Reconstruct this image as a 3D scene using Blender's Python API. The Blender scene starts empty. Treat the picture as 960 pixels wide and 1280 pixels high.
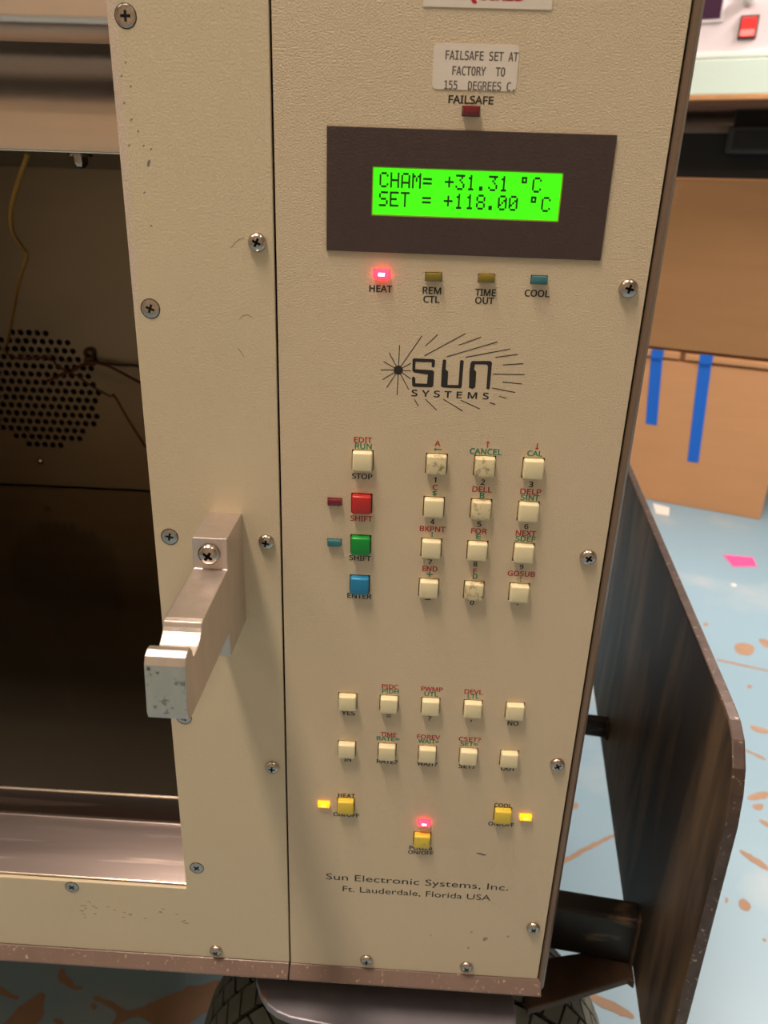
import bpy, bmesh, math, random, os
from mathutils import Vector, Matrix
random.seed(7)
C = bpy.context.scene.collection
SC = bpy.context.scene
# ---------------------------------------------------------------- camera, world, lights, exposure
H0 = 750.0        # millimetres from the floor to the height of the lens; modelling is in mm, x right, y away, z up from the lens

def W3(p):
    return Vector((p[0] / 1000.0, p[1] / 1000.0, (p[2] + H0) / 1000.0))

cam_d = bpy.data.cameras.new('camera')
cam = bpy.data.objects.new('camera', cam_d)
C.objects.link(cam)
yaw, pitch, roll = 0.03397518, -0.39460415, -0.0350277
R = (Matrix.Rotation(yaw, 3, 'Z') @ Matrix.Rotation(pitch, 3, 'X') @ Matrix.Rotation(roll, 3, 'Y'))
right, fwd, up = R.col[0], R.col[1], R.col[2]
M4 = Matrix(((right.x, up.x, -fwd.x, 0), (right.y, up.y, -fwd.y, 0), (right.z, up.z, -fwd.z, 0), (0, 0, 0, 1)))
cam.matrix_world = Matrix.Translation(W3((0, -290, 0))) @ M4
cam_d.sensor_fit = 'VERTICAL'
cam_d.sensor_height = 36.0
cam_d.sensor_width = 27.0
cam_d.lens = 36.0 * 960 / 1280
cam_d.clip_start = 0.01
cam_d.dof.use_dof = True
cam_d.dof.focus_distance = 0.31
cam_d.dof.aperture_fstop = 17
SC.camera = cam

SC.view_settings.view_transform = 'Standard'
SC.view_settings.look = 'None'
SC.view_settings.gamma = 1.0
SC.view_settings.use_curve_mapping = False
SC.view_settings.exposure = 0.58

world = bpy.data.worlds.new('world')
SC.world = world
world.use_nodes = True
world.node_tree.nodes['Background'].inputs[0].default_value = (1.0, 0.9, 0.78, 1)
world.node_tree.nodes['Background'].inputs[1].default_value = 0.05

# every lamp sits just under the diffuser of one ceiling fixture: (x, y, size_x, size_y, watts, colour, drop below the ceiling)
LAMPS = [(-480, -450, 200, 600, 30.0, (1.0, 0.85, 0.70), 0),
         (900, -900, 220, 1150, 1.5, (1.0, 0.88, 0.74), 0),  # unseen fill lamp, added to lift the room light
         (-1700, -700, 220, 1150, 3.0, (1.0, 0.88, 0.74), 0),  # second added fill lamp, also out of view
         (1230, 1120, 220, 800, 33.0, (1.0, 0.93, 0.87), 950),
         (-900, 1300, 1150, 220, 8.0, (1.0, 0.90, 0.84), 0)]
CEIL = 1950
for lx, ly, sx, sy, pw, colr, drop in LAMPS:
    ld = bpy.data.lights.new('ceiling_lamp', 'AREA')
    ld.shape = 'RECTANGLE'
    ld.size, ld.size_y = sx / 1000, sy / 1000
    ld.energy = pw
    ld.color = colr
    lo = bpy.data.objects.new('ceiling_lamp', ld)
    C.objects.link(lo)
    lo.location = W3((lx, ly, CEIL - drop - 62))

# ---------------------------------------------------------------- materials
def srgb(r, g, b):
    f = lambda c: (c / 255) / 12.92 if c / 255 <= 0.04045 else ((c / 255 + 0.055) / 1.055) ** 2.4
    return (f(r), f(g), f(b), 1.0)

def mat(name, col, rough=0.5, metal=0.0, bump=0.0, bscale=300.0, var=0.0, vscale=30.0, stretch=None,
        col2=None, lo=0.5, hi=0.6, m2scale=40.0, metal2=None, rough2=None, emit=0.0, ecol=None, coat=0.0,
        detail=4.0, spec=None, trans=0.0, mask_edge=None, mstretch=None, bdist=0.0004, rvar=0.0):
    m = bpy.data.materials.new(name)
    m.use_nodes = True
    nt = m.node_tree
    N, L = nt.nodes, nt.links
    b = N['Principled BSDF']
    b.inputs['Base Color'].default_value = col
    b.inputs['Roughness'].default_value = rough
    b.inputs['Metallic'].default_value = metal
    if spec is not None:
        b.inputs['Specular IOR Level'].default_value = spec
    b.inputs['Coat Weight'].default_value = coat
    b.inputs['Transmission Weight'].default_value = trans
    if emit:
        b.inputs['Emission Color'].default_value = ecol or col
        b.inputs['Emission Strength'].default_value = emit
    geo = N.new('ShaderNodeNewGeometry')
    pos = geo.outputs['Position']
    def mapped(st):
        if not st:
            return pos
        mp = N.new('ShaderNodeMapping')
        mp.inputs['Scale'].default_value = st
        L.new(pos, mp.inputs['Vector'])
        return mp.outputs[0]
    def noise(sc, st=None, det=detail):
        n = N.new('ShaderNodeTexNoise')
        n.inputs['Scale'].default_value = sc
        n.inputs['Detail'].default_value = det
        L.new(mapped(st), n.inputs['Vector'])
        return n.outputs['Fac']
    csock = None
    if var or col2:
        rgb = N.new('ShaderNodeRGB'); rgb.outputs[0].default_value = col
        csock = rgb.outputs[0]
    if var:
        n = noise(vscale, stretch)
        hs = N.new('ShaderNodeHueSaturation')
        mr = N.new('ShaderNodeMapRange')
        mr.inputs['From Min'].default_value = 0.25; mr.inputs['From Max'].default_value = 0.75
        mr.inputs['To Min'].default_value = 1 - var; mr.inputs['To Max'].default_value = 1 + var
        L.new(n, mr.inputs['Value']); L.new(mr.outputs[0], hs.inputs['Value']); L.new(csock, hs.inputs['Color'])
        csock = hs.outputs[0]
    if col2:
        n = noise(m2scale, mstretch, 6.0)
        mr = N.new('ShaderNodeMapRange')
        mr.inputs['From Min'].default_value = lo; mr.inputs['From Max'].default_value = hi
        L.new(n, mr.inputs['Value'])
        fac = mr.outputs[0]
        if mask_edge:      # wear only within a band of the object's own place: list of (axis, centre, half width) in metres
            sep = N.new('ShaderNodeSeparateXYZ'); L.new(pos, sep.inputs[0])
            for ax, cen, hw in mask_edge:
                s = N.new('ShaderNodeMath'); s.operation = 'SUBTRACT'
                L.new(sep.outputs[ax], s.inputs[0]); s.inputs[1].default_value = cen
                a = N.new('ShaderNodeMath'); a.operation = 'ABSOLUTE'; L.new(s.outputs[0], a.inputs[0])
                r = N.new('ShaderNodeMapRange')
                r.inputs['From Min'].default_value = 0; r.inputs['From Max'].default_value = hw
                r.inputs['To Min'].default_value = 1; r.inputs['To Max'].default_value = 0
                L.new(a.outputs[0], r.inputs['Value'])
                mu = N.new('ShaderNodeMath'); mu.operation = 'MULTIPLY'
                L.new(fac, mu.inputs[0]); L.new(r.outputs[0], mu.inputs[1])
                fac = mu.outputs[0]
            st2 = N.new('ShaderNodeMapRange')
            st2.inputs['From Min'].default_value = 0.10; st2.inputs['From Max'].default_value = 0.22
            L.new(fac, st2.inputs['Value']); fac = st2.outputs[0]
        mx = N.new('ShaderNodeMix'); mx.data_type = 'RGBA'
        L.new(fac, mx.inputs[0]); L.new(csock, mx.inputs[6]); mx.inputs[7].default_value = col2
        csock = mx.outputs[2]
        for nm, base, v in (('Metallic', metal, metal2), ('Roughness', rough, rough2)):
            if v is not None:
                r = N.new('ShaderNodeMapRange')
                r.inputs['To Min'].default_value = base; r.inputs['To Max'].default_value = v
                L.new(fac, r.inputs['Value']); L.new(r.outputs[0], b.inputs[nm])
    if csock is not None:
        L.new(csock, b.inputs['Base Color'])
    if rvar and rough2 is None:
        n = noise(vscale * 0.7, stretch)
        r = N.new('ShaderNodeMapRange')
        r.inputs['From Min'].default_value = 0.3; r.inputs['From Max'].default_value = 0.7
        r.inputs['To Min'].default_value = max(0.05, rough - rvar); r.inputs['To Max'].default_value = rough + rvar
        L.new(n, r.inputs['Value']); L.new(r.outputs[0], b.inputs['Roughness'])
    if bump:
        n = noise(bscale, stretch, 3.0)
        bp = N.new('ShaderNodeBump')
        bp.inputs['Strength'].default_value = bump
        bp.inputs['Distance'].default_value = bdist
        L.new(n, bp.inputs['Height']); L.new(bp.outputs[0], b.inputs['Normal'])
    return m

MAT = {}
MAT['panel'] = mat('beige textured paint', srgb(208, 187, 158), 0.42, bump=0.75, bscale=1700, var=0.03, vscale=12, spec=0.35,
                   col2=srgb(150, 134, 106), lo=0.60, hi=0.78, m2scale=200, mask_edge=[(0, 0.045, 0.04), (2, 0.385, 0.014)])
MAT['frame'] = mat('beige smooth paint chipped', srgb(206, 187, 157), 0.38, bump=0.4, bscale=1200, var=0.03, vscale=10, spec=0.4,
                   col2=srgb(232, 212, 204), lo=0.47, hi=0.51, m2scale=2200, mask_edge=[(0, -0.1062, 0.0040), (2, 0.80, 0.12)], metal2=0.6, rough2=0.3)
MAT['brown'] = mat('brown satin paint scuffed', srgb(120, 98, 89), 0.34, 0.25, bump=0.15, bscale=900, var=0.08, vscale=60,
                   col2=srgb(205, 180, 160), lo=0.62, hi=0.72, m2scale=420, rough2=0.3, metal2=0.6)
MAT['brown_side'] = mat('brown satin paint', srgb(116, 95, 78), 0.42, 0.1, bump=0.1, bscale=900, var=0.05, vscale=60)
MAT['dark_gap'] = mat('dark inner steel', srgb(24, 18, 16), 0.8)
MAT['bezel'] = mat('dark brown textured paint', srgb(70, 55, 51), 0.5, bump=0.5, bscale=1300, var=0.06, vscale=300, spec=0.35)
MAT['screen'] = mat('green lit display', srgb(40, 200, 10), 0.25, emit=0.62, ecol=(0.055, 0.90, 0.003, 1), var=0.05, vscale=120, spec=0.5)
MAT['pixel'] = mat('display pixels', srgb(8, 62, 4), 0.4)
MAT['ink_k'] = mat('black printed ink', srgb(38, 33, 30), 0.45)
MAT['ink_r'] = mat('red printed ink', srgb(176, 46, 40), 0.5)
MAT['ink_g'] = mat('green printed ink', srgb(14, 128, 96), 0.5)
MAT['ink_s'] = mat('grey thermal print', srgb(96, 82, 78), 0.6)
MAT['ink_c'] = mat('crimson print', srgb(190, 20, 52), 0.5)
MAT['sticker'] = mat('off white paper label', srgb(222, 208, 194), 0.55, bump=0.1, bscale=900, var=0.03, vscale=200)
MAT['key'] = mat('cream plastic', srgb(230, 213, 172), 0.38, var=0.03, vscale=200)
MAT['key_dirty'] = mat('cream plastic grimy', srgb(222, 204, 162), 0.45, var=0.05, vscale=300, col2=srgb(150, 124, 80), lo=0.50, hi=0.72, m2scale=520)
MAT['key_red'] = mat('red plastic', srgb(182, 38, 34), 0.35)
MAT['key_green'] = mat('green plastic', srgb(8, 136, 46), 0.35)
MAT['key_blue'] = mat('blue plastic', srgb(30, 122, 165), 0.35)
MAT['key_yellow'] = mat('yellow plastic', srgb(222, 190, 64), 0.38, var=0.04, vscale=200, col2=srgb(128, 100, 30), lo=0.60, hi=0.7, m2scale=300)
MAT['led_dred'] = mat('unlit dark red lens', srgb(110, 12, 30), 0.25, coat=0.5)
MAT['led_olive'] = mat('unlit amber lens', srgb(128, 108, 22), 0.3, coat=0.5)
MAT['led_teal'] = mat('unlit teal lens', srgb(48, 108, 116), 0.3, coat=0.5)
MAT['led_red_on'] = mat('lit red lens', srgb(255, 40, 70), 0.3, emit=3.5, ecol=(1.0, 0.02, 0.045, 1))
MAT['led_amber_on'] = mat('lit amber lens', srgb(255, 170, 10), 0.3, emit=1.0, ecol=(1.0, 0.42, 0.01, 1))
MAT['led_core'] = mat('lit red core', srgb(255, 180, 190), 0.3, emit=5.0, ecol=(1.0, 0.42, 0.46, 1))
MAT['led_core_a'] = mat('lit amber core', srgb(255, 230, 90), 0.3, emit=1.3, ecol=(1.0, 0.66, 0.06, 1))
MAT['screw'] = mat('worn nickel screw', srgb(190, 178, 168), 0.24, 1.0, var=0.15, vscale=500, bump=0.1, bscale=700, rvar=0.1)
MAT['alu'] = mat('machined aluminium', srgb(208, 194, 186), 0.36, 0.85, bump=0.25, bscale=500, stretch=(1, 1, 0.15), var=0.05, vscale=300, rvar=0.06)
MAT['alu_tip'] = mat('scratched aluminium', srgb(196, 192, 182), 0.42, 0.85, bump=0.3, bscale=300, stretch=(1, 1, 0.2), var=0.05, vscale=400,
                     col2=srgb(92, 90, 84), lo=0.56, hi=0.68, m2scale=300)
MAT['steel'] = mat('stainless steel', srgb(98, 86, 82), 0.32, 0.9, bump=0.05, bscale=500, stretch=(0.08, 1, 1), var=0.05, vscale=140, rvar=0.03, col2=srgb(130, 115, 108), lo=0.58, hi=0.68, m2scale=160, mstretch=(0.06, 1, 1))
MAT['steel_reflect'] = mat('stainless steel with reflection in colour', srgb(236, 214, 198), 0.30, 0.85, bump=0.05, bscale=500, stretch=(0.08, 1, 1), var=0.05, vscale=140)  # bright reflection on the moulding put into a lighter steel colour
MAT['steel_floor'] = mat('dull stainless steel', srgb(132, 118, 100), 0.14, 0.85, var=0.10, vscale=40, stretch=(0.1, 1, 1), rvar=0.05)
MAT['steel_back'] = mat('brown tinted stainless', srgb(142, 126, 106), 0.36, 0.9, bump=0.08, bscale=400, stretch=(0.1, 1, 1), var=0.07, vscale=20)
MAT['steel_lip'] = mat('bright steel lip', srgb(232, 212, 192), 0.22, 1.0)
MAT['wire_y'] = mat('yellow braided wire', srgb(176, 130, 58), 0.6, var=0.2, vscale=900)
MAT['wire_b'] = mat('brown wire', srgb(112, 62, 34), 0.6, var=0.2, vscale=900)
MAT['wire_d'] = mat('dark brown wire', srgb(84, 58, 38), 0.6, var=0.2, vscale=900)
MAT['cart_plate'] = mat('black steel smeared', srgb(62, 52, 44), 0.50, 0.32, bump=0.15, bscale=60, stretch=(1, 1, 0.2), var=0.6, vscale=14,
                        col2=srgb(146, 118, 88), lo=0.45, hi=0.70, m2scale=26, mstretch=(1, 1.0, 0.22), rough2=0.5, metal2=0.4)
MAT['cart_edge'] = mat('rust brown steel', srgb(92, 74, 66), 0.42, 0.6, var=0.3, vscale=120, col2=srgb(180, 158, 144), lo=0.62, hi=0.74, m2scale=400, bump=0.2, bscale=400)
MAT['cart_tube'] = mat('dark steel bar', srgb(50, 42, 36), 0.4, 0.6, var=0.3, vscale=40, col2=srgb(126, 100, 72), lo=0.62, hi=0.72, m2scale=60, mstretch=(0.4, 1, 1.6), bump=0.15, bscale=300)
MAT['cart_rust'] = mat('rusty steel bar', srgb(74, 52, 34), 0.6, 0.4, var=0.3, vscale=60, bump=0.2, bscale=200)
MAT['tongue'] = mat('blue grey scratched steel', srgb(132, 124, 130), 0.42, 0.35, var=0.12, vscale=60, col2=srgb(170, 120, 88), lo=0.655, hi=0.69, m2scale=85, mstretch=(1, 0.6, 1), rough2=0.6, metal2=0.2, bump=0.1, bscale=300)
MAT['rubber'] = mat('dusty tyre rubber', srgb(92, 88, 76), 0.8, var=0.18, vscale=80, bump=0.3, bscale=500)
MAT['rubber_d'] = mat('dark tyre rubber', srgb(30, 28, 24), 0.85, var=0.2, vscale=60)
MAT['floor'] = mat('worn blue floor paint', srgb(128, 153, 167), 0.44, var=0.05, vscale=3, col2=srgb(166, 168, 168), lo=0.55, hi=0.75, m2scale=4, bump=0.05, bscale=40, rvar=0.06)
MAT['worn'] = mat('bare brown screed', srgb(150, 116, 90), 0.7, var=0.12, vscale=30)
MAT['wall'] = mat('cream wall paint', srgb(186, 170, 148), 0.8, var=0.02, vscale=2)
MAT['ceiling'] = mat('white ceiling tile', srgb(226, 220, 208), 0.9, bump=0.2, bscale=60)
MAT['diffuser'] = mat('lit ceiling diffuser', srgb(255, 245, 230), 0.5, emit=6.0, ecol=(1.0, 0.9, 0.76, 1))
MAT['lamp_frame'] = mat('white lamp housing', srgb(230, 228, 222), 0.5)
MAT['card'] = mat('brown cardboard', srgb(200, 144, 98), 0.75, var=0.04, vscale=5, bump=0.1, bscale=60, stretch=(1, 1, 6))
MAT['card_shaded'] = mat('brown cardboard with shade in colour', srgb(156, 112, 70), 0.75, var=0.06, vscale=5, bump=0.1, bscale=60, stretch=(1, 1, 6), col2=srgb(178, 140, 104), lo=0.66, hi=0.8, m2scale=9)  # bench shade put into the base colour; the noise gives pale scuffs
MAT['card_edge'] = mat('cardboard edge', srgb(128, 84, 52), 0.8)
MAT['tape'] = mat('blue masking tape', srgb(14, 100, 205), 0.6, var=0.04, vscale=60)
MAT['pale_top'] = mat('pale green laminate', srgb(212, 226, 214), 0.4, var=0.02, vscale=12)
MAT['ply'] = mat('tan plywood edge', srgb(196, 140, 92), 0.7, var=0.15, vscale=40, stretch=(1, 1, 8))
MAT['under'] = mat('reddish brown board', srgb(134, 88, 66), 0.7, var=0.06, vscale=10)
MAT['pinkish'] = mat('pale pink white enamel', srgb(232, 216, 220), 0.45, var=0.01, vscale=10)
MAT['violet'] = mat('dark violet window', srgb(62, 30, 58), 0.25)
MAT['rocker'] = mat('lit red rocker', srgb(235, 40, 40), 0.3, emit=0.6, ecol=(1.0, 0.05, 0.04, 1))
MAT['rocker_frame'] = mat('dark rocker frame', srgb(80, 62, 60), 0.5)
MAT['white_plastic'] = mat('white plastic', srgb(236, 236, 230), 0.4)
MAT['black_plastic'] = mat('black plastic', srgb(12, 11, 11), 0.6)
MAT['charcoal'] = mat('charcoal plastic', srgb(44, 44, 46), 0.5)
MAT['grey_edge'] = mat('grey case edge', srgb(128, 108, 92), 0.6)
MAT['pink'] = mat('pink note paper', srgb(236, 72, 134), 0.7)
MAT['scrap'] = mat('pale paper scrap', srgb(226, 214, 206), 0.7)

# ---------------------------------------------------------------- mesh helpers (mm)
WORLD = {}

class G:
    def __init__(s):
        s.v, s.f = [], []
    def add(s, vs, fs):
        n = len(s.v)
        s.v += [tuple(p) for p in vs]
        s.f += [tuple(i + n for i in f) for f in fs]
        return s
    def box(s, x0, x1, y0, y1, z0, z1):
        return s.add([(x0, y0, z0), (x1, y0, z0), (x1, y1, z0), (x0, y1, z0), (x0, y0, z1), (x1, y0, z1), (x1, y1, z1), (x0, y1, z1)],
                     [(0, 3, 2, 1), (4, 5, 6, 7), (0, 1, 5, 4), (1, 2, 6, 5), (2, 3, 7, 6), (3, 0, 4, 7)])
    def prism(s, poly, fn, a, b):
        """poly of 2-D points; fn(p, t) gives a 3-D point; extruded from t=a to t=b"""
        n = len(poly)
        vs = [fn(p, a) for p in poly] + [fn(p, b) for p in poly]
        fs = [tuple(range(n)), tuple(range(2 * n - 1, n - 1, -1))]
        fs += [(i, n + i, n + (i + 1) % n, (i + 1) % n) for i in range(n)]
        return s.add(vs, fs)
    def lathe(s, prof, c, ax, seg=24, close=True):
        """prof: (radius, distance along ax); ax one of 'x','y','z','-y'"""
        rings = []
        for r, h in prof:
            ring = []
            for i in range(seg):
                a = 2 * math.pi * i / seg
                u, w = r * math.cos(a), r * math.sin(a)
                p = {'x': (h, u, w), 'y': (u, h, w), '-y': (u, -h, w), 'z': (u, w, h)}[ax]
                ring.append((c[0] + p[0], c[1] + p[1], c[2] + p[2]))
            rings.append(ring)
        vs = [p for r_ in rings for p in r_]
        fs = []
        for j in range(len(prof) - 1):
            for i in range(seg):
                k = (i + 1) % seg
                fs.append((j * seg + i, j * seg + k, (j + 1) * seg + k, (j + 1) * seg + i))
        if close:
            fs.append(tuple(range(seg - 1, -1, -1)))
            fs.append(tuple((len(prof) - 1) * seg + i for i in range(seg)))
        return s.add(vs, fs)
    def tube(s, pts, r, seg=8):
        P = [Vector(p) for p in pts]
        rings, prev = [], None
        for i, p in enumerate(P):
            t = (P[min(i + 1, len(P) - 1)] - P[max(i - 1, 0)]).normalized()
            if prev is None:
                prev = t.orthogonal().normalized()
            nrm = (prev - t * prev.dot(t)).normalized(); prev = nrm
            bn = t.cross(nrm)
            rings.append([tuple(p + (nrm * math.cos(2 * math.pi * k / seg) + bn * math.sin(2 * math.pi * k / seg)) * r) for k in range(seg)])
        n = len(s.v)
        vs = [q for r_ in rings for q in r_]
        fs = []
        for j in range(len(P) - 1):
            for i in range(seg):
                k = (i + 1) % seg
                fs.append((j * seg + i, j * seg + k, (j + 1) * seg + k, (j + 1) * seg + i))
        fs.append(tuple(range(seg - 1, -1, -1)))
        fs.append(tuple((len(P) - 1) * seg + i for i in range(seg)))
        return s.add(vs, fs)
    def build(s, name, m, parent=None, origin=None, bevel=0, seg=2, smooth=False, kind=None, weld=True, label=None):
        if origin is None:
            xs = [[p[k] for p in s.v] for k in range(3)]
            origin = [(min(a) + max(a)) / 2 for a in xs]
            origin[2] = min(xs[2])
        o3 = W3(origin)
        me = bpy.data.meshes.new(name)
        me.from_pydata([tuple(W3(p) - o3) for p in s.v], [], s.f)
        bm = bmesh.new(); bm.from_mesh(me)
        if weld:
            bmesh.ops.remove_doubles(bm, verts=bm.verts, dist=1e-6)
        bmesh.ops.recalc_face_normals(bm, faces=bm.faces)
        if bevel:
            es = [e for e in bm.edges if len(e.link_faces) == 2 and e.calc_face_angle() > 0.5]
            bmesh.ops.bevel(bm, geom=es, offset=bevel / 1000, segments=seg, profile=0.5, affect='EDGES', clamp_overlap=True)
        if smooth:
            for f in bm.faces: f.smooth = True
        bm.to_mesh(me); bm.free()
        if smooth:
            try: me.set_sharp_from_angle(angle=0.7)
            except Exception: pass
        me.materials.append(m if not isinstance(m, str) else MAT[m])
        return link(name, me, o3, parent, kind, label)

def link(name, me, o3, parent=None, kind=None, label=None):
    o = bpy.data.objects.new(name, me)
    C.objects.link(o)
    WORLD[o.name] = Vector(o3)
    if parent:
        o.parent = parent
        o.location = Vector(o3) - WORLD[parent.name]
    else:
        o.location = o3
    if kind: o['kind'] = kind
    if label: o['label'] = label
    return o

def empty(name, origin, label, cat, group=None):
    o = link(name, None, W3(origin))
    return tag(o, label, cat, group)

def tag(o, label, cat, group=None):
    o['label'] = label; o['category'] = cat
    if group: o['group'] = group
    return o

def copy_part(src, origin, parent, name=None, label=None):
    o = src.copy(); C.objects.link(o)
    if name: o.name = name
    for k in ('label',):
        if k in o: del o[k]
    WORLD[o.name] = W3(origin)
    o.parent = parent
    o.location = W3(origin) - (WORLD[parent.name] if parent else Vector())
    if label: o['label'] = label
    return o

BX = lambda *a: G().box(*a)
XY = lambda p, t: (p[0], p[1], t)      # plan outline, extruded in z
XZ = lambda p, t: (p[0], t, p[1])      # front outline, extruded in y
YZ = lambda p, t: (t, p[0], p[1])      # side outline, extruded in x

def rrect(x0, x1, z0, z1, r, n=5):
    out = []
    for cx, cz, a0 in ((x1 - r, z1 - r, 0), (x0 + r, z1 - r, 90), (x0 + r, z0 + r, 180), (x1 - r, z0 + r, 270)):
        for i in range(n + 1):
            a = math.radians(a0 + 90 * i / n)
            out.append((cx + r * math.cos(a), cz + r * math.sin(a)))
    return out

FACE = {}
for key_, file_ in (('sans', 'NotoSansHebrew-Regular.woff2'), ('mono', 'DejaVuSansMono.woff2')):      # faces that ship inside Blender itself
    try:
        FACE[key_] = bpy.data.fonts.load(os.path.join(bpy.utils.system_resource('DATAFILES', path='fonts'), file_))
    except Exception:
        FACE[key_] = None

def text_obj(s, m, xc, zc, w, h, y, parent, name='legend', bold=0.012, space=1.0, face='sans'):
    """printed lettering: the built-in typeface turned into a flat mesh, fitted to w x h mm on a plane facing -y"""
    cu = bpy.data.curves.new('tmp', 'FONT')
    if FACE.get(face): cu.font = FACE[face]
    cu.body = s; cu.space_character = space; cu.resolution_u = 3
    ob = bpy.data.objects.new('tmp', cu); C.objects.link(ob)
    dg = bpy.context.evaluated_depsgraph_get()
    me = bpy.data.meshes.new_from_object(ob.evaluated_get(dg))
    bpy.data.objects.remove(ob); bpy.data.curves.remove(cu)
    xs = [v.co.x for v in me.vertices]; ys = [v.co.y for v in me.vertices]
    x0, x1, y0, y1 = min(xs), max(xs), min(ys), max(ys)
    sx = w / (x1 - x0) if w else h / (y1 - y0)
    sy = h / (y1 - y0)
    for v in me.vertices:
        v.co = ((v.co.x - (x0 + x1) / 2) * sx / 1000, 0, (v.co.y - (y0 + y1) / 2) * sy / 1000)
    if bold:      # heavier strokes: the outline repeated at small offsets
        e = bold * 0.00004 * h / 2.35
        base = [v.co.copy() for v in me.vertices]; fc = [tuple(p.vertices) for p in me.polygons]
        vs, fs = [], []
        for i, (dx, dz) in enumerate(((0, 0), (e, 0), (-e, 0), (0, e * 0.7), (0, -e * 0.7), (e * 0.7, e * 0.5), (-e * 0.7, -e * 0.5), (e * 0.7, -e * 0.5), (-e * 0.7, e * 0.5))):
            vs += [(v.x + dx, -i * 1.5e-6, v.z + dz) for v in base]
            fs += [tuple(k + i * len(base) for k in f) for f in fc]
        me = bpy.data.meshes.new(name); me.from_pydata(vs, [], fs)
    me.name = name
    me.materials.append(MAT[m])
    return link(name, me, W3((xc, y, zc)), parent)

# ================================================================ the setting
def struct(o): o['kind'] = 'structure'; return o
floor = struct(BX(-2600, 3000, -2400, 3000, -790, -750).build('floor', 'floor', origin=(0, 0, -750)))
struct(BX(-2600, 3000, 2800, 2900, -750, CEIL).build('wall_back', 'wall'))
struct(BX(-2600, 3000, -2400, -2300, -750, CEIL).build('wall_front', 'wall'))
struct(BX(-2600, -2500, -2300, 2800, -750, CEIL).build('wall_left', 'wall'))
struct(BX(2900, 3000, -2300, 2800, -750, CEIL).build('wall_right', 'wall'))
struct(BX(-2600, 3000, -2400, 2900, CEIL, CEIL + 50).build('ceiling', 'ceiling'))

# worn patches of the floor: bare screed where the blue paint has gone
WORN = [[(-376, 180), (-363, 186), (-360, 202), (-350, 211), (-344, 220), (-337, 216), (-336, 206), (-329, 197), (-336, 183), (-346, 174)], [(-394, 224), (-386, 222), (-370, 214), (-362, 213), (-363, 209), (-373, 211), (-390, 217)], [(-337, 244), (-332, 246), (-327, 238), (-318, 233), (-313, 227), (-303, 228), (-305, 224), (-315, 224), (-325, 229), (-333, 232)], [(-292, 217), (-286, 220), (-281, 216), (-269, 215), (-261, 209), (-245, 206), (-225, 221), (-205, 230), (-200, 237), (-189, 236), (-174, 244), (-154, 247), (-155, 238), (-159, 220), (-171, 212), (-183, 204), (-194, 192), (-215, 191), (-229, 198), (-242, 203), (-253, 195), (-259, 188), (-266, 185), (-259, 199), (-264, 207), (-286, 214)], [(-290, 211), (-284, 211), (-282, 205), (-287, 205)], [(-322, 194), (-312, 194), (-306, 189), (-314, 188)], [(198, 418), (241, 451), (289, 478), (288, 473), (241, 443), (196, 410)], [(485, 560), (520, 572), (514, 556), (481, 549)], [(483, 542), (503, 546), (494, 532), (484, 533)], [(439, 464), (465, 438), (460, 426), (435, 455)], [(483, 517), (495, 511), (491, 500), (482, 510)], [(610, 954), (634, 965), (648, 955), (643, 936), (628, 919), (605, 922)], [(666, 982), (687, 978), (673, 944), (664, 959)], [(406, 383), (415, 388), (420, 377), (413, 368), (404, 372)], [(394, 389), (396, 382), (389, 377)], [(583, 1032), (592, 1029), (584, 1017), (577, 1019)], [(587, 827), (596, 825), (590, 816), (584, 817)], [(562, 905), (644, 875), (642, 870), (559, 897)], [(240, 525), (247, 527), (246, 517), (238, 513)], [(548, 719), (576, 708), (571, 696), (547, 702)], [(414, 336), (420, 333), (415, 329)], [(208, 258), (234, 250), (251, 236), (246, 231), (209, 246)], [(266, 247), (277, 242), (271, 236), (262, 240)], [(519, 660), (543, 640), (540, 634), (516, 655)], [(505, 704), (516, 701), (508, 691), (501, 694)]]
rw = random.Random(3)
for poly in WORN:
    c = Vector((sum(p[0] for p in poly) / len(poly), sum(p[1] for p in poly) / len(poly)))
    for _ in range(2):        # round the corners of the outline
        poly = [tuple(Vector(poly[i]).lerp(Vector(poly[(i + 1) % len(poly)]), t)) for i in range(len(poly)) for t in (0.25, 0.75)]
    pts = []
    n = len(poly)
    for i in range(n):
        a, b = Vector(poly[i]), Vector(poly[(i + 1) % n])
        k = max(1, min(5, int((b - a).length / 3)))
        for j in range(k):
            q = a.lerp(b, j / k)
            d = (b - a); nn = Vector((-d.y, d.x)).normalized() if d.length else Vector((0, 0))
            q = q + nn * rw.uniform(-1, 1) * min(1.0, d.length * 0.12)
            pts.append((q.x, q.y))
    G().prism(pts, XY, -750.0, -749.7).build('worn_patch', 'worn', floor, kind=None, weld=False)

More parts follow.
